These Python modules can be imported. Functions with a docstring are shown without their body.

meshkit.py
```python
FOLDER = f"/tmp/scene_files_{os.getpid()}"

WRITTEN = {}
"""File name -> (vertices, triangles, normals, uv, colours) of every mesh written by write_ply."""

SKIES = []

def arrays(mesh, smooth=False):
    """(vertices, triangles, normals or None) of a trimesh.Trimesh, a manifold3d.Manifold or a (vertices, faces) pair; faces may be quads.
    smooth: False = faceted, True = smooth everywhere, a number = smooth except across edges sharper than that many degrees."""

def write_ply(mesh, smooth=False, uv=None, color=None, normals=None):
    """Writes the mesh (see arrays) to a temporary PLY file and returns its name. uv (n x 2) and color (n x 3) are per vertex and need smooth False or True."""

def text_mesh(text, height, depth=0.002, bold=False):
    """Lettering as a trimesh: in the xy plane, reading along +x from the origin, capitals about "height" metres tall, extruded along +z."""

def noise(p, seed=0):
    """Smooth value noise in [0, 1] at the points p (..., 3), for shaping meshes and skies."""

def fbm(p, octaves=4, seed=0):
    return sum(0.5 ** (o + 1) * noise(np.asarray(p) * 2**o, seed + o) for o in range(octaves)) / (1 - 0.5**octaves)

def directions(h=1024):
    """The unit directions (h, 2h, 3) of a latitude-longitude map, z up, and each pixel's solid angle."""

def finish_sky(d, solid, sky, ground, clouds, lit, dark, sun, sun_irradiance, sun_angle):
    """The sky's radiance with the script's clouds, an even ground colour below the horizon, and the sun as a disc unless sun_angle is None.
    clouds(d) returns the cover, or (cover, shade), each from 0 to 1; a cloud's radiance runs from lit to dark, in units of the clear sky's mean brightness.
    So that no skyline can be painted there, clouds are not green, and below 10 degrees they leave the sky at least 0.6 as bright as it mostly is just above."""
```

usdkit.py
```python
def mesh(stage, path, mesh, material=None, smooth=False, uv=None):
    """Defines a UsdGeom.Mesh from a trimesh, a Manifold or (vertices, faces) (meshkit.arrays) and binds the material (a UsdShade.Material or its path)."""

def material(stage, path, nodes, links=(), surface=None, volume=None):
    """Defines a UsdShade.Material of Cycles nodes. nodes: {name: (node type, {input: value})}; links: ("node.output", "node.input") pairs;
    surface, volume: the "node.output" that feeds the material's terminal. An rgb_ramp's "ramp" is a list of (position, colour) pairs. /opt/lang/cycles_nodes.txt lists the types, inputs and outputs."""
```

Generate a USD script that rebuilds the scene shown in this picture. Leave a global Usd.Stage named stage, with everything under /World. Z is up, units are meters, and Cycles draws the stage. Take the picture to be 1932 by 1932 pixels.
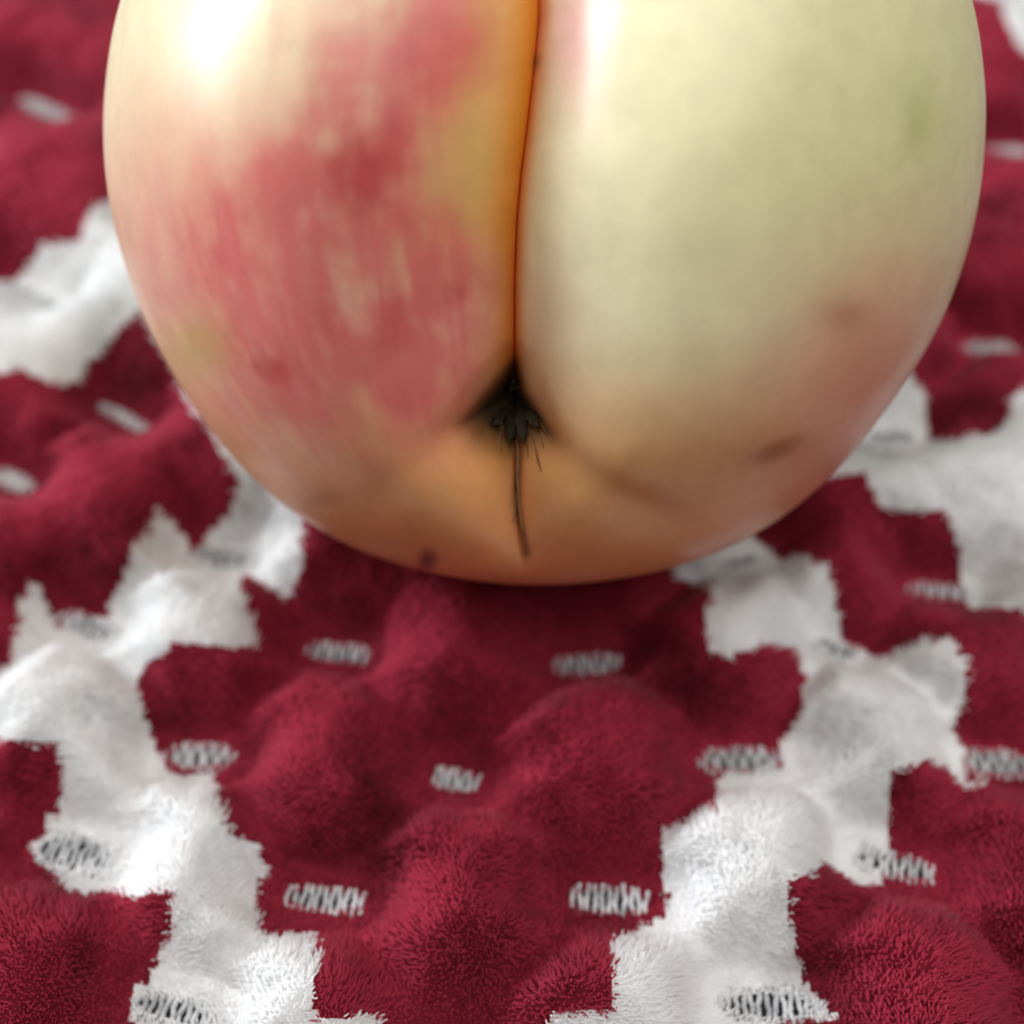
import math
import numpy as np
import trimesh
import usdkit, meshkit
from scipy import ndimage
from scipy.spatial import cKDTree
from shapely import Polygon, contains_xy
from pxr import Usd, UsdGeom, UsdLux, UsdShade, Gf, Sdf, Vt

# ------------------------------------------------------------------ stage, camera, lights
stage = Usd.Stage.CreateInMemory()
UsdGeom.SetStageUpAxis(stage, UsdGeom.Tokens.z)
UsdGeom.SetStageMetersPerUnit(stage, 1.0)
UsdGeom.Xform.Define(stage, '/World')
UsdGeom.Scope.Define(stage, '/World/Looks')

PITCH = math.radians(50.0)            # camera looks this far below the horizon
HFOV = math.radians(45.0)
CAM = np.array([0.0, 0.0, 0.104])
EXPOSURE = 0.0
cam = UsdGeom.Camera.Define(stage, '/World/camera')
cam.CreateHorizontalApertureAttr(36.0)
cam.CreateVerticalApertureAttr(36.0)
cam.CreateFocalLengthAttr(18.0 / math.tan(HFOV / 2))
cam.CreateClippingRangeAttr(Gf.Vec2f(0.01, 50.0))
cam.CreateFStopAttr(15.0)
cam.CreateFocusDistanceAttr(0.0922)
cam.CreateExposureAttr(EXPOSURE)
xf = UsdGeom.Xformable(cam)
xf.AddTranslateOp().Set(Gf.Vec3d(*CAM))
xf.AddRotateXOp().Set(90.0 - math.degrees(PITCH))


def lamp(name, pos, target, w, h, intensity, color):
    L = UsdLux.RectLight.Define(stage, '/World/' + name)
    L.CreateWidthAttr(w)
    L.CreateHeightAttr(h)
    L.CreateIntensityAttr(intensity)
    L.CreateColorAttr(Gf.Vec3f(*color))
    p, t = np.array(pos, float), np.array(target, float)
    z = (p - t) / np.linalg.norm(p - t)
    x = np.cross([0, 0, 1.0], z)
    x = x / np.linalg.norm(x) if np.linalg.norm(x) > 1e-6 else np.array([1.0, 0, 0])
    y = np.cross(z, x)
    m = Gf.Matrix4d(*x, 0, *y, 0, *z, 0, *p, 1)
    L.AddTransformOp().Set(m)
    return L


# the window to the left of the bed, and the soft light that the room's ceiling and walls send back
lamp('window_light', (-0.95, 0.36, 0.50), (0.0, 0.10, 0.03), 0.33, 0.53, 25.0, (0.93, 0.97, 1.0))
lamp('ceiling_light', (0.25, -0.15, 1.7), (0.0, 0.1, 0.0), 2.2, 2.2, 2.75, (1.0, 0.98, 0.95))

# ------------------------------------------------------------------ picture <-> place
F = 966.0 / math.tan(HFOV / 2)        # measured on a 1932 px wide copy of the photograph
RIGHT = np.array([1.0, 0, 0])
FWD = np.array([0, math.cos(PITCH), -math.sin(PITCH)])
UP = np.array([0, math.sin(PITCH), math.cos(PITCH)])


def ray(px):
    px = np.asarray(px, float)
    d = FWD + (px[..., :1] - 966) / F * RIGHT + (966 - px[..., 1:2]) / F * UP
    return d / np.linalg.norm(d, axis=-1, keepdims=True)


def on_plane(px, z):
    d = ray(px)
    return CAM + d * ((z - CAM[2]) / d[..., 2:3])


def project(p):
    q = np.asarray(p, float) - CAM
    w = np.maximum(q @ FWD, 1e-4)
    return np.stack([966 + F * (q @ RIGHT) / w, 966 - F * (q @ UP) / w], -1)


def smooth(a, b, x):
    t = np.clip((x - a) / (b - a), 0, 1)
    return t * t * (3 - 2 * t)


# ------------------------------------------------------------------ stage helpers
def data(prim, **kw):
    for k, v in kw.items():
        prim.SetCustomDataByKey(k, v)
    return prim


def primvar(prim, name, values, interp='vertex'):
    UsdGeom.PrimvarsAPI(prim).CreatePrimvar(name, Sdf.ValueTypeNames.Color3fArray, interp).Set(
        Vt.Vec3fArray.FromNumpy(np.asarray(values, np.float32)))


def curves(path, P, widths, mat, normals):
    """P: n x k x 3 points, widths: k (or n x k) metres."""
    n, k = P.shape[:2]
    c = UsdGeom.BasisCurves.Define(stage, path)
    c.CreateTypeAttr('linear')
    c.CreateWrapAttr('nonperiodic')
    c.CreateCurveVertexCountsAttr(Vt.IntArray.FromNumpy(np.full(n, k, np.int32)))
    c.CreatePointsAttr(Vt.Vec3fArray.FromNumpy(P.reshape(-1, 3).astype(np.float32)))
    c.CreateWidthsAttr(Vt.FloatArray.FromNumpy(np.broadcast_to(widths, (n, k)).ravel().astype(np.float32)))
    c.SetWidthsInterpolation('vertex')
    UsdGeom.PrimvarsAPI(c.GetPrim()).CreatePrimvar('nap', Sdf.ValueTypeNames.Vector3fArray, 'uniform').Set(Vt.Vec3fArray.FromNumpy(normals.astype(np.float32)))
    UsdShade.MaterialBindingAPI.Apply(c.GetPrim()).Bind(mat)
    return c.GetPrim()


# ------------------------------------------------------------------ materials
def pile_material(name, dark, light, sheen, fibre=False):
    return usdkit.material(stage, '/World/Looks/' + name, {
        'g': ('geometry', {}),
        'n': ('noise_texture', {'scale': 900.0, 'detail': 3.0, 'roughness': 0.65}),
        'n2': ('noise_texture', {'scale': 95.0, 'detail': 2.0}),
        'a': ('math', {'math_type': 'multiply_add', 'value2': 0.45}),
        'r': ('rgb_ramp', {'ramp': [(0.42, dark), (0.75, light)]}),
        'p': ('principled_bsdf', {'roughness': 0.9, 'specular_ior_level': 0.12, 'sheen_weight': sheen, 'sheen_roughness': 0.4, 'sheen_tint': tuple(0.5 + 0.5 * c for c in light)}),
        't': ('translucent_bsdf', {}),
        'm': ('mix_closure', {'fac': 0.18}),
        **({'nap': ('attribute', {'attribute': 'nap'})} if fibre else {}),
    }, ([('nap.vector', 'p.normal'), ('nap.vector', 't.normal')] if fibre else []) + [('g.position', 'n.vector'), ('g.position', 'n2.vector'), ('n.fac', 'a.value1'), ('n2.fac', 'a.value3'), ('a.value', 'r.fac'), ('r.color', 'p.base_color'),
        ('r.color', 't.color'), ('p.BSDF', 'm.closure1'), ('t.BSDF', 'm.closure2')], surface='m.closure')


RED = pile_material('red_pile', (0.060, 0.003, 0.007), (0.17, 0.011, 0.024), 0.05)  # pile body, darker than its fibres: shade of the valleys put into the colour
WHITE = pile_material('white_pile', (0.46, 0.46, 0.455), (0.70, 0.70, 0.70), 0.03)
RED_FIBRE = pile_material('red_fibre', (0.108, 0.0075, 0.015), (0.32, 0.025, 0.052), 0.13, True)
WHITE_FIBRE = pile_material('white_fibre', (0.50, 0.50, 0.497), (0.73, 0.733, 0.737), 0.05, True)
BACK = usdkit.material(stage, '/World/Looks/backing', {'p': ('principled_bsdf', {'base_color': (0.055, 0.058, 0.065), 'roughness': 0.9, 'specular_ior_level': 0.1})}, surface='p.BSDF')
KNIT = usdkit.material(stage, '/World/Looks/knit_yarn', {
    'g': ('geometry', {}), 'n': ('noise_texture', {'scale': 700.0, 'detail': 2.0}),
    'r': ('rgb_ramp', {'ramp': [(0.35, (0.30, 0.31, 0.32)), (0.65, (0.54, 0.55, 0.56))]}),
    'p': ('principled_bsdf', {'roughness': 0.6, 'specular_ior_level': 0.3})},
    [('g.position', 'n.vector'), ('n.fac', 'r.fac'), ('r.color', 'p.base_color')], surface='p.BSDF')
SKIN = usdkit.material(stage, '/World/Looks/apple_skin', {
    'c': ('attribute', {'attribute': 'skin'}),
    'g': ('geometry', {}),
    'n': ('noise_texture', {'scale': 420.0, 'detail': 4.0, 'roughness': 0.6}),
    'n3': ('noise_texture', {'scale': 70.0, 'detail': 2.0}),
    'mr': ('map_range', {'from_min': 0.3, 'from_max': 0.7, 'to_min': 0.94, 'to_max': 1.04}),
    'v': ('hsv', {}),
    'b': ('bump', {'strength': 0.16, 'distance': 0.0012}),
    'rr': ('map_range', {'from_min': 0.3, 'from_max': 0.7, 'to_min': 0.30, 'to_max': 0.38}),
    'p': ('principled_bsdf', {'ior': 1.45, 'specular_ior_level': 0.5, 'subsurface_weight': 0.22, 'subsurface_scale': 0.0025, 'subsurface_radius': (1.0, 0.6, 0.25), 'coat_weight': 0.04, 'coat_roughness': 0.22}),
}, [('g.position', 'n.vector'), ('g.position', 'n3.vector'), ('n.fac', 'mr.value'), ('c.color', 'v.color'), ('mr.result', 'v.value'), ('n3.fac', 'b.height'),
    ('n3.fac', 'rr.value'), ('rr.result', 'p.roughness'), ('v.color', 'p.base_color'), ('b.normal', 'p.normal')], surface='p.BSDF')


def plain(name, c, rough):
    return usdkit.material(stage, '/World/Looks/' + name, {
        'g': ('geometry', {}), 'n': ('noise_texture', {'scale': 1500.0, 'detail': 3.0}),
        'r': ('rgb_ramp', {'ramp': [(0.3, tuple(0.55 * x for x in c)), (0.7, c)]}),
        'p': ('principled_bsdf', {'roughness': rough, 'specular_ior_level': 0.2})},
        [('g.position', 'n.vector'), ('n.fac', 'r.fac'), ('r.color', 'p.base_color')], surface='p.BSDF')


SEPAL = plain('dry_sepal', (0.060, 0.044, 0.028), 0.9)
STRAND = plain('dry_strand', (0.30, 0.14, 0.06), 0.8)

# ------------------------------------------------------------------ the blanket's pattern (traced once, laid out on the cloth)
ZP = 0.0068                           # height at which the pattern is read off


def q(pts, ox, oy):
    return [(ox + x / 2, oy + y / 2) for x, y in pts]


Q1 = lambda p: q(p, 0, 0)
Q2 = lambda p: q(p, 966, 0)
Q3 = lambda p: q(p, 0, 966)
Q4 = lambda p: q(p, 966, 966)
red_px = [
    # the middle motif, running on under the fruit
    Q3([(1290, -600), (1145, 60), (1145, 130), (1105, 290), (1000, 275), (915, 215), (885, 262), (945, 430), (940, 485), (850, 495), (720, 478), (640, 478), (580, 520), (510, 590), (505, 690), (560, 800), (600, 905), (650, 985), (800, 985),
        (800, 1060), (830, 1170), (870, 1212), (940, 1212), (970, 1250), (985, 1330), (955, 1420), (960, 1560), (1010, 1590), (1170, 1590), (1185, 1700), (1180, 1860), (1220, 1890), (1390, 1890), (1430, 1932), (1440, 2200), (1932, 2250)])
    + Q4([(0, 2250), (120, 2200), (130, 1932), (140, 1880), (330, 1870), (375, 1840), (370, 1740), (360, 1640), (400, 1600), (490, 1560), (580, 1505), (600, 1440), (565, 1400), (575, 1340), (570, 1240), (560, 1180), (640, 1160), (690, 1140), (770, 1120),
          (790, 1060), (760, 1000), (800, 985), (1015, 960), (1010, 850), (1060, 810), (1110, 700), (1100, 590), (1050, 500), (920, 490), (820, 520), (740, 510), (740, 300), (600, 200), (500, -600)]),
    # right, beside the fruit
    Q4([(900, 60), (1010, 150), (1120, 150), (1190, 190), (1225, 280), (1240, 400), (1250, 500), (1330, 510), (1410, 548), (1480, 510), (1560, 480), (1660, 460), (1720, 550), (1730, 640), (1690, 720), (1670, 790), (1705, 870), (1720, 1000), (1990, 1010), (2250, 800), (2300, 350),
        (1932, 345), (1830, 350), (1740, 345), (1690, 270), (1700, 170), (1690, 70), (1640, -20), (1440, -40), (1380, -60), (1345, -165), (1150, -150)]),
    # right, low
    Q4([(1445, 945), (1540, 930), (1640, 950), (1680, 1010), (1740, 1035), (1800, 1010), (2250, 1000), (2300, 2250), (1060, 2250), (1010, 1932), (1250, 1900), (1130, 1790), (1100, 1700), (1080, 1640), (1060, 1560), (1045, 1450), (1060, 1370), (1130, 1340), (1185, 1308),
        (1260, 1352), (1300, 1385), (1400, 1395), (1440, 1230), (1430, 1100)]),
    # right, high
    Q2([(1500, -300), (1640, -60), (1840, -20), (1880, 80), (1935, 175), (2250, 300), (2250, 1440), (1932, 1450), (1890, 1480), (1860, 1600), (1780, 1630), (1650, 1660), (1585, 1620), (1560, 1460), (1400, 1300), (1500, 600)]),
    # left, high
    Q1([(700, -300), (600, 300), (450, 720), (380, 745), (330, 760), (300, 890), (230, 900), (160, 890), (110, 970), (50, 1040), (-20, 1050), (-400, 1000), (-500, -400)]),
    # left, middle
    Q1([(520, 1150), (460, 1205), (400, 1260), (370, 1310), (310, 1350), (300, 1400), (210, 1430), (60, 1378), (-20, 1390), (-400, 1450), (-500, 2500), (0, 2492), (30, 2410), (50, 2282), (90, 2182), (130, 2172), (150, 2232), (190, 2332), (220, 2380), (410, 2300),
        (400, 2262), (450, 2152), (500, 2032), (545, 1950), (590, 1905), (645, 1950), (690, 2010), (705, 2090), (740, 2075), (780, 1992), (850, 1925), (900, 1800)]),
    # left, low
    Q3([(-400, 800), (0, 838), (100, 828), (190, 850), (240, 900), (237, 1010), (220, 1090), (160, 1140), (190, 1215), (120, 1235), (90, 1250), (150, 1330), (210, 1400), (290, 1442), (370, 1425), (440, 1420), (520, 1440), (640, 1428), (632, 1560), (590, 1680), (545, 1760), (485, 1790), (480, 1932), (470, 2250), (-500, 2250)]),
]
# openings in the pile that show the knitted backing: centre, half width, half height (px), tilt
slot_px = [
    (640, 1228, 62, 17, 6), (1108, 1250, 68, 18, -4), (860, 1468, 50, 18, 10), (377, 1424, 66, 24, 3), (1398, 1432, 80, 25, -2),
    (612, 1694, 84, 24, 6), (1150, 1694, 86, 25, 4), (140, 1608, 80, 38, 12), (325, 1905, 80, 26, 14), (1450, 1893, 92, 30, 2), (1690, 1630, 85, 22, 14), (1880, 1437, 66, 26, 5),
    (1775, 1112, 62, 12, 6), (162, 1180, 58, 22, 20), (412, 1046, 58, 17, 8), (22, 903, 42, 16, 25), (232, 785, 58, 8, 29), (95, 208, 70, 12, 25), (1905, 290, 48, 20, -4), (1870, 655, 52, 16, 2),
    (55, 556, 70, 10, 24), (1580, 1222, 45, 12, 18), (1395, 1058, 40, 9, -18), (1680, 822, 48, 14, -6), (850, 1985, 70, 22, 0), (1155, 2120, 80, 26, 0), (600, 2120, 80, 26, 0)]


class Slot:
    def __init__(self, cx, cy, hw, hh, tilt):
        t = math.radians(tilt)
        P = lambda u, v: on_plane(np.array([cx + u * math.cos(t) - v * math.sin(t), cy + u * math.sin(t) + v * math.cos(t)]), 0.001)[:2]
        self.c = P(0, 0)
        ax = (P(hw, 0) - P(-hw, 0)) / 2
        self.a = np.linalg.norm(ax)
        n_ = ax / self.a
        self.a *= 0.92
        self.u = n_
        self.v = np.array([-self.u[1], self.u[0]])
        self.b = abs(((P(0, hh) - P(0, -hh)) / 2) @ self.v) * 0.80

    def local(self, xy):
        d = xy - self.c
        return d @ self.u, d @ self.v


slots = [Slot(*s) for s in slot_px]
polys = [Polygon(p).buffer(0) for p in red_px]

# outside the picture the same stepped motifs run on in rows
P0 = on_plane(np.array([860.0, 1468.0]), 0.001)[:2]
PX = on_plane(np.array([1880.0, 1437.0]), 0.001)[0] - P0[0]


def rows_pattern(x, y):
    u = (x - P0[0]) / PX
    v = (y - P0[1]) / (PX * 0.95)
    k = lambda s: np.abs(s - np.round(s))
    st = lambda s: np.round(s * 9) / 9
    d1 = st(k(u)) + st(k(v))
    d2 = st(k(u - .5)) + st(k(v - .5))
    return np.minimum(d1, d2) < 0.34


def is_red(x, y, h):
    p = project(np.stack([x, y, h], -1))
    inside = (p[..., 0] > -45) & (p[..., 0] < 1977) & (p[..., 1] > -45) & (p[..., 1] < 1990) & (y > 0.01) & (np.hypot(p[..., 0] - 1022, p[..., 1] - 300) > 735)
    r = np.zeros(x.shape, bool)
    for g in polys:
        r |= contains_xy(g, p[..., 0], p[..., 1])
    return np.where(inside, r, rows_pattern(x, y))


def more_slots():
    have = np.array([s.c for s in slots])
    for i in range(-14, 15):
        for j in range(-12, 24):
            if (i + j) % 2:
                continue
            c = P0 + np.array([i * PX / 4, j * PX * 0.95 / 4])
            if not (-0.165 < c[0] < 0.165 and -0.02 < c[1] < 0.295):
                continue
            p = project(np.array([c[0], c[1], 0.001]))
            seen = -60 < p[0] < 1990 and -60 < p[1] < 1990 and c[1] > 0.01 and math.hypot(p[0] - 1022, p[1] - 300) > 690
            if seen or np.min(np.linalg.norm(have - c, axis=1)) < 0.013:
                continue
            s = Slot.__new__(Slot)
            s.c, s.a, s.b, s.u, s.v = c, 0.0035, 0.0017, np.array([1.0, 0]), np.array([0, 1.0])
            yield s


slots += list(more_slots())

# ------------------------------------------------------------------ apple: shape about its centre, in the frame (right, up, towards the lens)
R = 0.0384
c_dir = ray(np.array([1020.0, 312.0]))
O = CAM + c_dir * 0.119
W = -c_dir
X = np.cross(UP, W); X /= np.linalg.norm(X)
V = np.cross(W, X)
BASIS = np.stack([X, V, W])           # rows


def px_dir(px):
    """Direction (in the apple's frame) of the point of its round hull that lies on this line of sight."""
    d = ray(np.asarray(px, float))
    b = d @ (CAM - O)
    disc = np.maximum(b * b - ((CAM - O) @ (CAM - O) - R * R), 0)
    p = CAM + d * (-b - np.sqrt(disc))[..., None] - O
    return p @ BASIS.T / R


def dir_px(d):
    return project(O + R * (d @ BASIS))


crease_px = np.array([(1015, 0), (1003, 120), (990, 230), (978, 320), (968, 430), (963, 560), (963, 700), (963, 790), (960, 850)], float)
cd = px_dir(crease_px)
c_theta = np.arccos(cd[:, 1])
c_phi = np.arctan2(cd[:, 0], cd[:, 2])
NT, NP = 470, 380
theta = np.linspace(0, math.pi, NT)
tt = np.linspace(-1, 1, NP + 1)[:-1] + 1.0 / NP
off = np.sign(tt) * np.abs(tt) ** 2.0 * math.pi
TH = np.repeat(theta[:, None], NP, 1)
PC = np.interp(theta, c_theta, c_phi)[:, None]
fade = smooth(math.pi, math.radians(140), TH) * smooth(0, math.radians(60), TH)
PH = PC * fade + off[None]
D = np.stack([np.sin(TH) * np.sin(PH), np.cos(TH), np.sin(TH) * np.cos(PH)], -1)
front = D[..., 2] > 0.12
PXY = dir_px(D)


def seg_dist(p, line):
    line = np.asarray(line, float)
    best = np.full(p.shape[:-1], 1e9)
    at = np.zeros(p.shape[:-1])
    L = np.concatenate([[0], np.cumsum(np.linalg.norm(np.diff(line, axis=0), axis=1))])
    for i in range(len(line) - 1):
        a, b = line[i], line[i + 1]
        t = np.clip(((p - a) @ (b - a)) / ((b - a) @ (b - a)), 0, 1)
        d = np.linalg.norm(p - a - t[..., None] * (b - a), axis=-1)
        at = np.where(d < best, (L[i] + t * (L[i + 1] - L[i])) / L[-1], at)
        best = np.minimum(best, d)
    return best, at


def tri_sdf(p, poly):
    d, _ = seg_dist(p, poly + [poly[0]])
    return np.where(contains_xy(Polygon(poly), p[..., 0], p[..., 1]), -d, d)


s = (PH - PC * fade) * np.sin(np.maximum(TH, 0.3))
depth_along = 0.29 * smooth(math.radians(150), math.radians(116), TH) * smooth(math.radians(8), math.radians(55), TH)
wl, wr = 0.66, 0.52
wid = np.where(s < 0, wl, wr) * (0.30 + 0.70 * smooth(math.radians(140), math.radians(98), TH))
u = np.clip(np.abs(s) / wid, 0, 1)
g = np.where(s < 0, 0.75 * (1 - u) ** 2.2 + 0.25 * (1 - np.sqrt(np.maximum(1 - (1 - u) ** 2, 0))), 0.35 * (1 - u) ** 2 + 0.65 - 0.65 * np.sqrt(np.maximum(1 - (1 - u) ** 2, 0)))
rad = np.ones_like(TH)
cut = depth_along * g * np.where(s < 0, 1.0, 1.08)
# right cheek stands a little proud of the left one
rad += 0.022 * smooth(0.0, 0.16, s) * smooth(0.9, 0.25, s) * smooth(math.radians(136), math.radians(115), TH)
pit = [(964, 742), (905, 800), (872, 842), (900, 868), (955, 888), (1005, 868), (1034, 862), (1005, 825), (980, 790)]
sd = tri_sdf(PXY, pit)
cut += np.where(front, 0.11 * smooth(20, -45, sd) + 0.03 * smooth(70, 0, sd), 0)
lipR, atR = seg_dist(PXY, [(1010, 850), (1070, 885), (1140, 922), (1230, 965), (1330, 1000)])
lipL, atL = seg_dist(PXY, [(900, 850), (840, 862), (770, 895), (690, 940)])
rad -= np.where(front, 0.026 * np.exp(-(lipR / 42) ** 2) * (1 - atR) ** 0.8 + 0.022 * np.exp(-(lipL / 40) ** 2) * (1 - atL), 0)
crk, atc = seg_dist(PXY, [(975, 880), (976, 930), (974, 975), (984, 1010), (992, 1040)])
rad -= np.where(front, 0.003 * np.exp(-(crk / 8) ** 2) * (1 - 0.6 * atc), 0)
# uneven growth
rad += 0.020 * (meshkit.fbm(D * 1.6 + 5.0, 2, 3) - 0.5) + 0.006 * (meshkit.fbm(D * 5 + 9.0, 2, 5) - 0.5)
for bx, by, ba, br in ((590, 970, 0.021, 240), (1460, 970, 0.024, 240), (1000, 1080, 0.012, 220)):
    bd = px_dir(np.array([bx, by], float))
    rad += ba * np.exp(-((1 - D @ bd) / (0.5 * (br / 760) ** 2)))
BL = smooth(0.10, 0.42, D[..., 2])[..., None]
CD = D * (1 - BL) + np.array([0, 0, 1.0]) * BL
pts = (O + R * (rad[..., None] * D - cut[..., None] * CD) @ BASIS)
# it sits: flatten what would sink into the cloth
FLOOR = 0.0016
low = np.clip((FLOOR + 0.005 - pts[..., 2]) / 0.010, 0, None)
pts[..., 2] = np.where(pts[..., 2] < FLOOR + 0.005, FLOOR + 0.005 - 0.005 * np.tanh(2 * low), pts[..., 2])

# ---- skin colours: ground colour, blush, streaks, russet, painted bounce light in the cleft, marks
lin = lambda r, g_, b: np.array([((c / 255) / 12.92 if c < 10.3 else ((c / 255 + .055) / 1.055) ** 2.4) for c in (r, g_, b)])
cream, green, tan = lin(244, 234, 196), lin(222, 224, 158), lin(224, 170, 110)
col = np.ones(D.shape) * cream


def lay(c, w):
    global col
    w = np.clip(w, 0, 1)[..., None]
    col = col * (1 - w) + np.asarray(c) * w


def blob(cx, cy, rx, ry, rot=0, soft=1.0):
    a = math.radians(rot)
    dx, dy = PXY[..., 0] - cx, PXY[..., 1] - cy
    uu, vv = dx * math.cos(a) + dy * math.sin(a), -dx * math.sin(a) + dy * math.cos(a)
    return np.where(D[..., 2] > 0.0, np.exp(-((uu / rx) ** 2 + (vv / ry) ** 2) ** soft), 0)


AX = np.array([-0.05, -0.95, 0.30]); AX /= np.linalg.norm(AX)
E1 = np.cross(AX, [0, 0, 1.0]); E1 /= np.linalg.norm(E1)
E2 = np.cross(AX, E1)
lon = np.arctan2(D @ E2, D @ E1)
lat = D @ AX
cyl = np.stack([np.cos(lon), np.sin(lon), lat * 0], -1)
streak = meshkit.fbm(cyl * 17 + np.stack([0 * lat, 0 * lat, lat * 3.0], -1), 3, 11)
fine = meshkit.fbm(cyl * 70 + np.stack([0 * lat, 0 * lat, lat * 7.0], -1), 2, 21)
cloud = meshkit.fbm(D * 6.0 + 3.0, 3, 31)
pxs = PXY / 300.0
lay(green, 0.65 * blob(1640, 260, 400, 400) + 0.2 * (cloud - 0.5))
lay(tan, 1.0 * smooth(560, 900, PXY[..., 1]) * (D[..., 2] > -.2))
lay(lin(232, 152, 124), 0.85 * blob(1640, 720, 190, 280, 25) + 0.5 * blob(1560, 960, 300, 110, -38))
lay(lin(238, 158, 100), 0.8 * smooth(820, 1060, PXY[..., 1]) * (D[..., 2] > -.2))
left = smooth(0.02, -0.10, s)
ochre = lin(212, 170, 84)
lay(ochre, 0.85 * smooth(-0.36, -0.10, s) * (s < 0) * smooth(640, 420, PXY[..., 1]))
lay(lin(218, 136, 34), 0.95 * np.exp(-(s / np.where(s < 0, 0.060, 0.020)) ** 2) * smooth(math.radians(130), math.radians(120), TH))  # cleft: ochre skin plus orange light bounced between the lobes, painted in
lay(lin(236, 172, 146), left * 0.65 * np.clip(blob(380, 560, 260, 360, -12) + 0.5 * blob(300, 300, 130, 200), 0, 1))
blush = np.clip(0.95 * blob(780, 30, 170, 170, 0) + 1.0 * blob(660, 260, 140, 220, 16) + 1.0 * blob(640, 540, 280, 190, 22) + 0.75 * blob(880, 545, 80, 95) + 0.7 * blob(740, 720, 260, 170) + 0.5 * blob(440, 520, 170, 260, -15), 0, 1)
flow = np.stack([lon * 14, lat * 9, 0 * lat], -1)
mott = 0.75 * meshkit.fbm(D * 12 + 1.0, 3, 41) + 0.25 * meshkit.fbm(flow * 1.7, 3, 43) - 0.5
tex = 0.5 + 0.9 * (streak - 0.5) + 0.3 * (fine - 0.5) + 0.35 * (cloud - 0.5) + 1.5 * mott
lay(lin(218, 100, 104), left * 0.88 * smooth(-0.05, 1.05, blush * (0.5 + 0.85 * tex)) ** 0.85)
lay(lin(190, 54, 60), left * 0.65 * smooth(0.20, 1.05, (1.0 * blob(670, 310, 90, 150, 22) + 0.8 * blob(885, 555, 55, 60) + 0.8 * blob(505, 690, 60, 38, 30) + 0.65 * blob(700, 600, 170, 110) + 0.5 * blob(760, 60, 110, 110)) * (0.5 + 0.9 * tex)))
pale = left * smooth(0.5, 0.72, streak) * smooth(700, 450, PXY[..., 0])
lay(lin(228, 170, 160), 0.3 * pale * (D[..., 2] > 0))
lay(lin(232, 172, 168), 0.85 * blob(1090, 40, 60, 150) * (s > 0))
lay(lin(222, 168, 140), 0.2 * blob(1060, 590, 50, 60) * (s > 0))
lay(lin(165, 170, 70), 0.42 * blob(1730, 225, 38, 75))
lay(lin(190, 178, 70), 0.5 * blob(370, 660, 60, 60))
lay(lin(180, 110, 70), 0.5 * blob(1590, 590, 50, 35))
lay(lin(172, 104, 54), 0.7 * blob(1462, 842, 48, 18, -24, 1.3) + 0.25 * blob(1440, 850, 80, 35, -15))
lay(lin(165, 84, 36), 0.5 * blob(610, 938, 40, 18))
lay(lin(52, 24, 32), 0.85 * blob(810, 1046, 18, 20, 20, 1.4))
lay(lin(120, 56, 18), 0.5 * blob(1012, 92, 8, 20, 5, 1.0))
lay(lin(110, 56, 24), 0.85 * np.where(front, np.exp(-(crk / 9) ** 2), 0))
lay(lin(120, 84, 50), 0.8 * np.where(front, smooth(38, -4, sd), 0))
lay(lin(92, 78, 54), 0.95 * np.where(front, smooth(6, -24, sd), 0))
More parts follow.
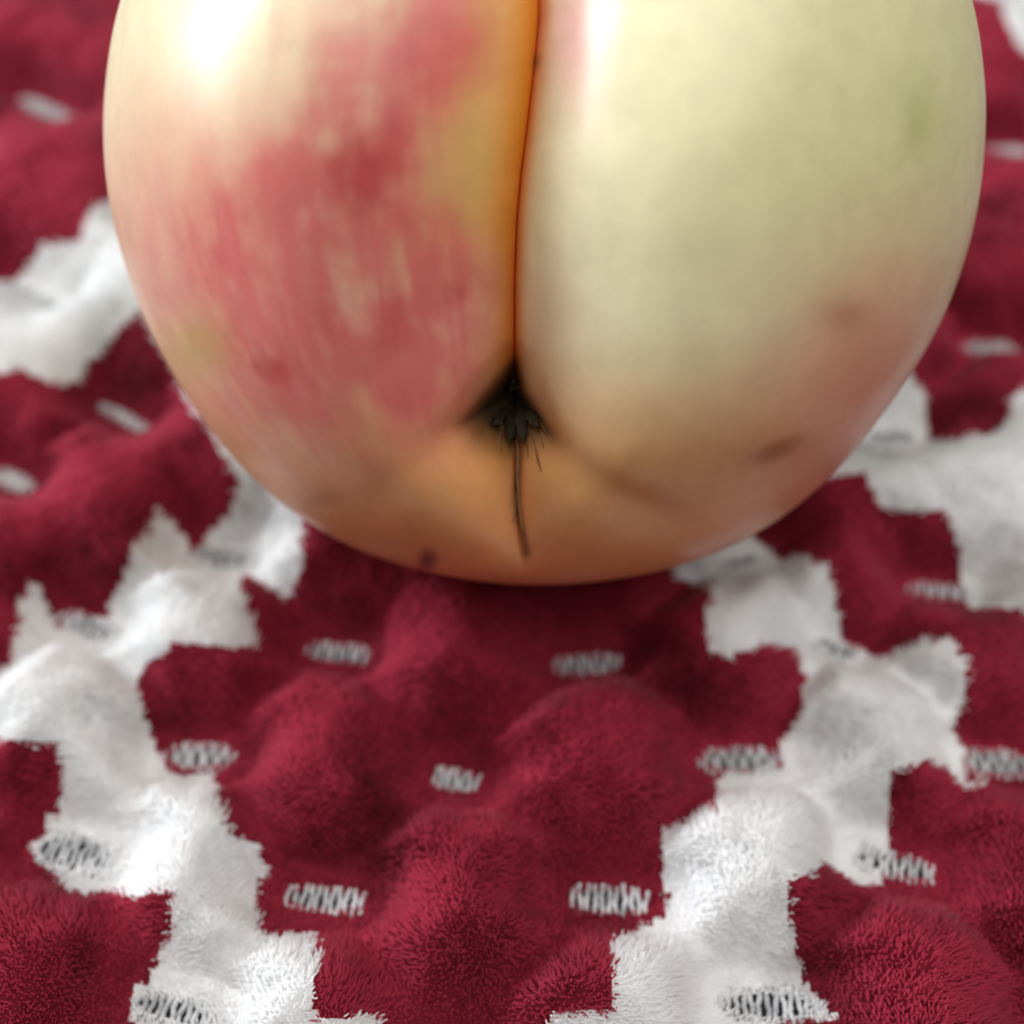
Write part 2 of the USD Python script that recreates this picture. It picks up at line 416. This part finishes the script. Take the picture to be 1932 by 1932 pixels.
# small lenticels
rng = np.random.default_rng(7)
ld = rng.normal(size=(420, 3)); ld /= np.linalg.norm(ld, axis=1, keepdims=True)
dist, _ = cKDTree(ld).query(D.reshape(-1, 3))
lay(lin(214, 190, 130), 0.12 * np.exp(-(dist.reshape(TH.shape) / 0.011) ** 2))

idx = np.arange(NT * NP).reshape(NT, NP)
a, b = idx[:-1], idx[1:]
ar, br = np.roll(a, -1, 1), np.roll(b, -1, 1)
faces = np.concatenate([np.stack([a, b, br], -1).reshape(-1, 3), np.stack([a, br, ar], -1).reshape(-1, 3)])
AV = pts.reshape(-1, 3)
tri = AV[faces]
nrm = np.cross(tri[:, 1] - tri[:, 0], tri[:, 2] - tri[:, 0])
if ((tri.mean(1) - O) * nrm).sum() < 0:
    faces = faces[:, ::-1]

base = np.array([O[0], O[1], FLOOR])
ap = UsdGeom.Xform.Define(stage, '/World/apple')
ap.AddTranslateOp().Set(Gf.Vec3d(*base))
data(ap.GetPrim(), label='pale yellow apple with red blush and a deep cleft between two round lobes', category='apple')
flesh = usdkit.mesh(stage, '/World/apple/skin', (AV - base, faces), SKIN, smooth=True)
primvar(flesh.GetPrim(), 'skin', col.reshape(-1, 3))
data(flesh.GetPrim(), label='glossy cream and yellow skin blushed red on the left lobe')

# dried calyx in the hollow: five shrivelled sepals and some thin strands lying on the skin below it
atree = cKDTree(dir_px(D).reshape(-1, 2)[front.ravel()])
afront = AV[front.ravel()]


def on_skin(px, lift=0.0):
    _, i = atree.query(np.asarray(px, float))
    p = afront[i]
    return p - lift * ray(np.asarray(px, float))


rng = np.random.default_rng(3)


def count_name(parent, name, n):
    return f'{parent}/{name}' if n == 0 else f'{parent}/{name}_{n:03d}'


sep_px = [((946, 846), (914, 862)), ((962, 852), (954, 892)), ((976, 850), (986, 886)), ((992, 842), (1016, 858)), ((966, 806), (960, 776))]
for n, (p0, p1) in enumerate(sep_px):
    k, wn = 9, 5
    A0, A1 = on_skin(p0, 0.0012), on_skin(p1, 0.0009)
    A0 = A0 - 0.0 * W
    ctrl = (A0 + A1) / 2 + 0.0016 * W
    t = np.linspace(0, 1, k)[:, None]
    mid = (1 - t) ** 2 * A0 + 2 * t * (1 - t) * ctrl + t * t * A1
    side = np.cross(A1 - A0, W); side /= np.linalg.norm(side)
    wd = 0.00045 * np.sin(np.pi * (0.22 + 0.77 * t)) ** 0.8 * (1 + 0.25 * np.sin(17 * t + 2 * n))
    cr = np.linspace(-1, 1, wn)
    G = mid[:, None] + side * (wd * cr[None])[..., None] + W * (0.0005 * (cr ** 2)[None, :, None] - 0.0003 * np.sin(9 * t + n)[:, None])
    top = G.reshape(-1, 3); bot = top - 0.00018 * W
    f = []
    for i in range(k - 1):
        for j in range(wn - 1):
            q0 = i * wn + j
            f += [[q0, q0 + 1, q0 + wn + 1], [q0, q0 + wn + 1, q0 + wn]]
    f = np.array(f)
    m = trimesh.Trimesh(np.vstack([top, bot]) - base, np.vstack([f, f[:, ::-1] + len(top)]), process=False)
    usdkit.mesh(stage, count_name('/World/apple', 'sepal', n), m, SEPAL, smooth=True)

strands = [([(966, 868), (977, 900), (973, 935), (979, 968), (974, 1000)], 0.00042), ([(974, 960), (970, 985), (966, 1004)], 0.00020), ([(977, 968), (984, 1000), (986, 1012), (992, 1026)], 0.00036),
           ([(992, 850), (1010, 876), (1013, 900), (1020, 918)], 0.00022), ([(1004, 842), (1022, 862), (1026, 886)], 0.00022), ([(984, 852), (996, 880), (994, 906)], 0.00024), ([(950, 862), (957, 884), (955, 908)], 0.00034),
           ([(938, 866), (934, 884), (940, 898)], 0.00026), ([(962, 866), (962, 890), (968, 915)], 0.0003), ([(1012, 850), (1034, 868)], 0.00024)]
for n, (line, w0) in enumerate(strands):
    P = np.array([on_skin(p, 0.00004 + 0.00012 * rng.random()) for p in line]) - base
    tq = np.linspace(0, len(P) - 1, 14)
    Pf = np.stack([np.interp(tq, np.arange(len(P)), P[:, k]) for k in range(3)], -1)
    Pf = ndimage.gaussian_filter1d(Pf, 1.0, axis=0, mode='nearest')
    rr = 0.5 * w0 * np.sin(np.pi * np.linspace(0.35, 0.98, 14)) + 0.00003
    tan_ = np.gradient(Pf, axis=0); tan_ /= np.linalg.norm(tan_, axis=1, keepdims=True)
    sx = np.cross(tan_, W); sx /= np.linalg.norm(sx, axis=1, keepdims=True)
    sy = np.cross(tan_, sx)
    an = np.arange(6) * math.pi / 3
    ring = Pf[:, None] + rr[:, None, None] * (np.cos(an)[None, :, None] * sx[:, None] + 0.5 * np.sin(an)[None, :, None] * sy[:, None])
    f = []
    for i in range(13):
        for j in range(6):
            f += [[i * 6 + j, i * 6 + (j + 1) % 6, (i + 1) * 6 + (j + 1) % 6], [i * 6 + j, (i + 1) * 6 + (j + 1) % 6, (i + 1) * 6 + j]]
    usdkit.mesh(stage, count_name('/World/apple', 'dry_strand', n), (ring.reshape(-1, 3), np.array(f)), STRAND, smooth=True)

# ------------------------------------------------------------------ blanket
x0, x1, y0, y1, ST = -0.165, 0.165, -0.02, 0.30, 0.0006
nx, ny = int((x1 - x0) / ST), int((y1 - y0) / ST)
under = cKDTree(AV[AV[:, 2] < 0.030][:, :2])
alow = AV[AV[:, 2] < 0.030][:, 2]


SC = np.array([s_.c for s_ in slots])
seams = []                            # the valleys that run from opening to opening between the padded tufts
for i, j in cKDTree(SC).query_pairs(0.0215):
    dd = np.abs(SC[i] - SC[j])
    if dd[0] > 0.005 and dd[1] > 0.005:
        seams.append((SC[i], SC[j]))


HS = 0.0003                           # the relief is worked out once on a fine grid
hx, hy = np.meshgrid(np.arange(x0 - 0.003, x1 + 0.003, HS), np.arange(y0 - 0.003, y1 + 0.003, HS))


def window(lo, hi):
    i0, j0 = (int(max(0, (lo[k] - (x0, y0)[k] + 0.003) / HS)) for k in (0, 1))
    i1, j1 = (int(max(0, (hi[k] - (x0, y0)[k] + 0.003) / HS + 1)) for k in (0, 1))
    return slice(j0, j1), slice(i0, i1)


def relief():
    """Top of the pile."""
    p3 = np.stack([hx, hy, 0 * hx], -1)
    h = 0.0082 + 0.0006 * (meshkit.fbm(p3 * 45 + 2, 2, 1) - 0.5) * 2 + 0.0006 * (meshkit.fbm(p3 * 260, 2, 4) - 0.5) * 2
    dip, floor_ = np.zeros_like(h), np.zeros_like(h)
    for s_ in slots:
        w = window(s_.c - 0.025, s_.c + 0.025)
        U_, V_ = s_.local(p3[w][..., :2])
        e = np.hypot(np.maximum(np.abs(U_) - 0.9 * s_.a, 0), np.maximum(np.abs(V_) - 0.7 * s_.b, 0)) / 0.0050
        k = np.hypot(U_ / (s_.a + 0.0010), V_ / (s_.b + 0.0010))
        dip[w] = np.maximum(dip[w], 0.78 * np.exp(-e ** 2) + 0.22 * np.exp(-(e * 0.55) ** 2))
        floor_[w] = np.maximum(floor_[w], smooth(1.25, 0.9, k))
    for p_, q_ in seams:
        w = window(np.minimum(p_, q_) - 0.012, np.maximum(p_, q_) + 0.012)
        d, v = q_ - p_, p3[w][..., :2] - p_
        t = np.clip((v @ d) / (d @ d), 0, 1)
        e = np.linalg.norm(v - t[..., None] * d, axis=-1) / 0.0032
        dip[w] = np.maximum(dip[w], (0.66 + 0.12 * np.abs(2 * t - 1)) * np.exp(-e ** 2))
    return np.maximum(h - 0.0072 * np.minimum(dip, 1.0), 0.0018) - 0.0008 * floor_


RELIEF = relief()


def height(xy):
    at = np.stack([(xy[..., 1] - y0 + 0.003) / HS, (xy[..., 0] - x0 + 0.003) / HS])
    return ndimage.map_coordinates(RELIEF, at, order=1, mode='nearest')


def slot_k(xy, grow=0.0):
    out = np.full(xy.shape[:-1], 9.0)
    for s_ in slots:
        near = (np.abs(xy[..., 0] - s_.c[0]) < 0.012) & (np.abs(xy[..., 1] - s_.c[1]) < 0.012)
        if near.any():
            U_, V_ = s_.local(xy[near])
            out[near] = np.minimum(out[near], np.hypot(U_ / (s_.a + grow), V_ / (s_.b + grow)))
    return out


def press(xy, z, gap):
    """Keeps the pile below the fruit's skin where the fruit sits."""
    d, i = under.query(xy, distance_upper_bound=0.0012)
    lim = np.where(np.isfinite(d), np.append(alow, 9.0)[np.minimum(i, len(alow))], 9.0)
    return np.minimum(z, lim - gap)


gx, gy = np.meshgrid(x0 + ST * np.arange(nx + 1), y0 + ST * np.arange(ny + 1))
GXY = np.stack([gx, gy], -1)
HB = height(GXY.reshape(-1, 2)).reshape(gx.shape)
HB = press(GXY.reshape(-1, 2), HB.ravel() - 0.0010, 0.0006).reshape(gx.shape)
HB = np.where(slot_k(GXY) > 1.0, np.maximum(HB, 0.0004), 0.0002)
cx, cy = gx[:-1, :-1] + ST / 2, gy[:-1, :-1] + ST / 2
CXY = np.stack([cx, cy], -1)
redc = is_red(cx, cy, height(CXY))
open_ = slot_k(CXY) < 1.0
comp, ncomp = ndimage.label(redc)
sizes = np.bincount(comp.ravel(), minlength=ncomp + 1)
keep = [k for k in range(1, ncomp + 1) if sizes[k] > 60]
for k in range(1, ncomp + 1):
    if k not in keep:
        redc[comp == k] = False
        comp[comp == k] = 0

bl = UsdGeom.Xform.Define(stage, '/World/blanket')
data(bl.GetPrim(), label='plush blanket of white pile with stepped dark red motifs under the apple', category='blanket')
gi = np.arange((nx + 1) * (ny + 1)).reshape(ny + 1, nx + 1)
VG = np.stack([gx, gy, HB], -1).reshape(-1, 3)


def patch(path, cells, mat):
    a_, b_, c_, d_ = (m[cells] for m in (gi[:-1, :-1], gi[:-1, 1:], gi[1:, 1:], gi[1:, :-1]))
    f = np.concatenate([np.stack([a_, b_, c_], -1), np.stack([a_, c_, d_], -1)])
    used, inv = np.unique(f, return_inverse=True)
    return usdkit.mesh(stage, path, (VG[used], inv.reshape(f.shape)), mat, smooth=True).GetPrim()


# order the motifs by size, largest first, and find each fibre's motif through the grid
keep = sorted(keep, key=lambda k: -sizes[k])
rank = np.full(ncomp + 1, -1)
for n, k in enumerate(keep):
    rank[k] = n

# ---- fibres
rng = np.random.default_rng(12)


def scatter():
    out = []
    # density falls off with distance from the lens; outside the picture it is sparse
    for (yy0, yy1, sp) in ((y0 + .001, 0.028, 0.00070), (0.028, 0.078, 0.000225), (0.078, 0.125, 0.00029), (0.125, 0.20, 0.00048), (0.20, y1 - .001, 0.00080)):
        half = 0.163
        n_x, n_y = int(2 * half / sp), int((yy1 - yy0) / sp)
        xs, ys = np.meshgrid(-half + sp * np.arange(n_x), yy0 + sp * np.arange(n_y))
        p = np.stack([xs, ys], -1).reshape(-1, 2) + (rng.random((n_x * n_y, 2)) - .5) * sp * 1.1
        pp = project(np.concatenate([p, np.full((len(p), 1), 0.004)], 1))
        m = 90
        seen = (pp[:, 0] > -m) & (pp[:, 0] < 1932 + m) & (pp[:, 1] > -m) & (pp[:, 1] < 1932 + m) & (p[:, 1] > 0.012)
        keep_p = np.minimum(1.0, (sp / 0.00075) ** 2)
        p = p[seen | (rng.random(len(p)) < keep_p)]
        out.append(np.concatenate([p, np.full((len(p), 1), sp)], 1))
    return np.vstack(out)


S = scatter()
FXY, FS = S[:, :2], S[:, 2]
kk = slot_k(FXY)
ok = kk > 0.94
FXY, FS = FXY[ok], FS[ok]
top = height(FXY)
dh = 0.0008
gxh = (height(FXY + [dh, 0]) - height(FXY - [dh, 0])) / (2 * dh)
gyh = (height(FXY + [0, dh]) - height(FXY - [0, dh])) / (2 * dh)
p3 = np.concatenate([FXY, np.zeros((len(FXY), 1))], 1)
lean = np.stack([meshkit.fbm(p3 * 110 + 7, 2, 8) - .5, meshkit.fbm(p3 * 110 + 31, 2, 9) - .5], -1) * 0.6
tuft = np.stack([meshkit.noise(p3 * 1100 + 5, 18) - .5, meshkit.noise(p3 * 1100 + 3, 19) - .5], -1) * 0.45
jit = rng.normal(size=(len(FXY), 2)) * 0.09
dirv = np.concatenate([np.stack([-gxh, -gyh], -1) * 0.45 + lean + tuft + jit + [0.10, -0.10], np.ones((len(FXY), 1))], 1)
dirv /= np.linalg.norm(dirv, axis=1, keepdims=True)
ln = 0.0013 * (0.75 + 0.5 * rng.random(len(FXY))) * (0.55 + 0.45 * smooth(0.0015, 0.0060, top)) + 0.0002
# those under the fruit are pressed flat, the ones that would reach into it are left out
d_, i_ = under.query(FXY, distance_upper_bound=0.0012)
lim = np.where(np.isfinite(d_), np.append(alow, 9.0)[np.minimum(i_, len(alow))], 9.0)
good = lim > 0.0030
ln = np.minimum(ln, np.maximum(lim - 0.0022, 0.0004))
root = np.concatenate([FXY, (np.minimum(top, lim) - 0.0016)[:, None]], 1)
root[:, 2] = np.maximum(root[:, 2], 0.0001)
bend = np.concatenate([lean * 0.7 + jit, -0.15 * np.ones((len(FXY), 1))], 1)
FP = np.stack([root, root + dirv * ln[:, None] * 0.55, root + dirv * ln[:, None] + bend * ln[:, None] * 0.22], 1)
wdt = np.clip(FS * 0.70, 0.00014, 0.0006)
FW = np.stack([wdt, wdt * 0.9, wdt * 0.45], 1)
FN = np.concatenate([np.stack([-gxh, -gyh], -1) * 0.9 + 0.6 * (lean + tuft) + jit, np.ones((len(FXY), 1))], 1)
FN /= np.linalg.norm(FN, axis=1, keepdims=True)
FN = FN[good]
FP, FW, FXY = FP[good], FW[good], FXY[good]
ci = np.clip(((FXY[:, 0] - x0 + rng.normal(size=len(FXY)) * 0.00015) / ST).astype(int), 0, nx - 1)
cj = np.clip(((FXY[:, 1] - y0 + rng.normal(size=len(FXY)) * 0.00015) / ST).astype(int), 0, ny - 1)
owner = np.where(redc[cj, ci], rank[comp[cj, ci]], -1)


# white ground
wp = patch('/World/blanket/white_pile', ~redc & ~open_, WHITE)
data(wp, label='cream white plush ground between the red motifs')
for n, part in enumerate(np.array_split(np.nonzero(owner < 0)[0], 1 + (owner < 0).sum() // 190000)):
    data(curves(count_name('/World/blanket/white_pile', 'fibres', n), FP[part], FW[part], WHITE_FIBRE, FN[part]), kind='stuff')
for n, k in enumerate(keep):
    path = count_name('/World/blanket', 'red_motif', n)
    patch(path, redc & (comp == k) & ~open_, RED)
    mine = owner == n
    if mine.any():
        data(curves(path + '/fibres', FP[mine], FW[mine], RED_FIBRE, FN[mine]), kind='stuff')

# backing cloth under everything, and the open knit that shows in each gap of the pile
bk = trimesh.creation.box([x1 - x0, y1 - y0, 0.0008])
bk.apply_translation([(x0 + x1) / 2, (y0 + y1) / 2, -0.0006])
usdkit.mesh(stage, '/World/blanket/backing', bk, BACK)


def rib(path_pts, r, sides=6):
    t = np.gradient(path_pts, axis=0); t /= np.linalg.norm(t, axis=1, keepdims=True)
    sx = np.cross(t, [0, 0, 1.0]); sx /= np.linalg.norm(sx, axis=1, keepdims=True)
    sy = np.cross(t, sx)
    an = np.arange(sides) * 2 * math.pi / sides
    v = path_pts[:, None] + r * (np.cos(an)[None, :, None] * sx[:, None] + np.sin(an)[None, :, None] * sy[:, None])
    f = []
    for i in range(len(path_pts) - 1):
        for j in range(sides):
            f += [[i * sides + j, i * sides + (j + 1) % sides, (i + 1) * sides + (j + 1) % sides], [i * sides + j, (i + 1) * sides + (j + 1) % sides, (i + 1) * sides + j]]
    return v.reshape(-1, 3), np.array(f)


for n, s_ in enumerate(slots):
    vs, fs, tot = [], [], 0
    A, B = s_.a + 0.0002, s_.b + 0.0004
    pitch = 0.00064
    m = int(A / pitch)
    for i in range(-m, m + 1):
        hb = B * max(0.12, 1 - abs(i * pitch / A) ** 4) ** 0.5 * (0.9 + 0.2 * rng.random())
        yy = np.linspace(-hb, hb, 15)
        wob = 0.00009 * np.cos(2 * math.pi * yy / 0.0026 + (i % 2) * math.pi + 1.2 * rng.random()) + 0.00005 * rng.normal(size=15)
        xx = (i + 0.22 * (rng.random() - 0.5)) * pitch + wob
        zz = 0.00055 + 0.00006 * np.sin(2 * math.pi * yy / 0.0013 + i) + 0.00004 * rng.normal(size=15)
        P = np.stack([s_.c[0] + xx * s_.u[0] + yy * s_.v[0], s_.c[1] + xx * s_.u[1] + yy * s_.v[1], zz], -1)
        v, f = rib(P, 0.00024)
        vs.append(v); fs.append(f + tot); tot += len(v)
    k = usdkit.mesh(stage, count_name('/World/blanket', 'knit_opening', n), (np.vstack(vs), np.vstack(fs)), KNIT, smooth=True)
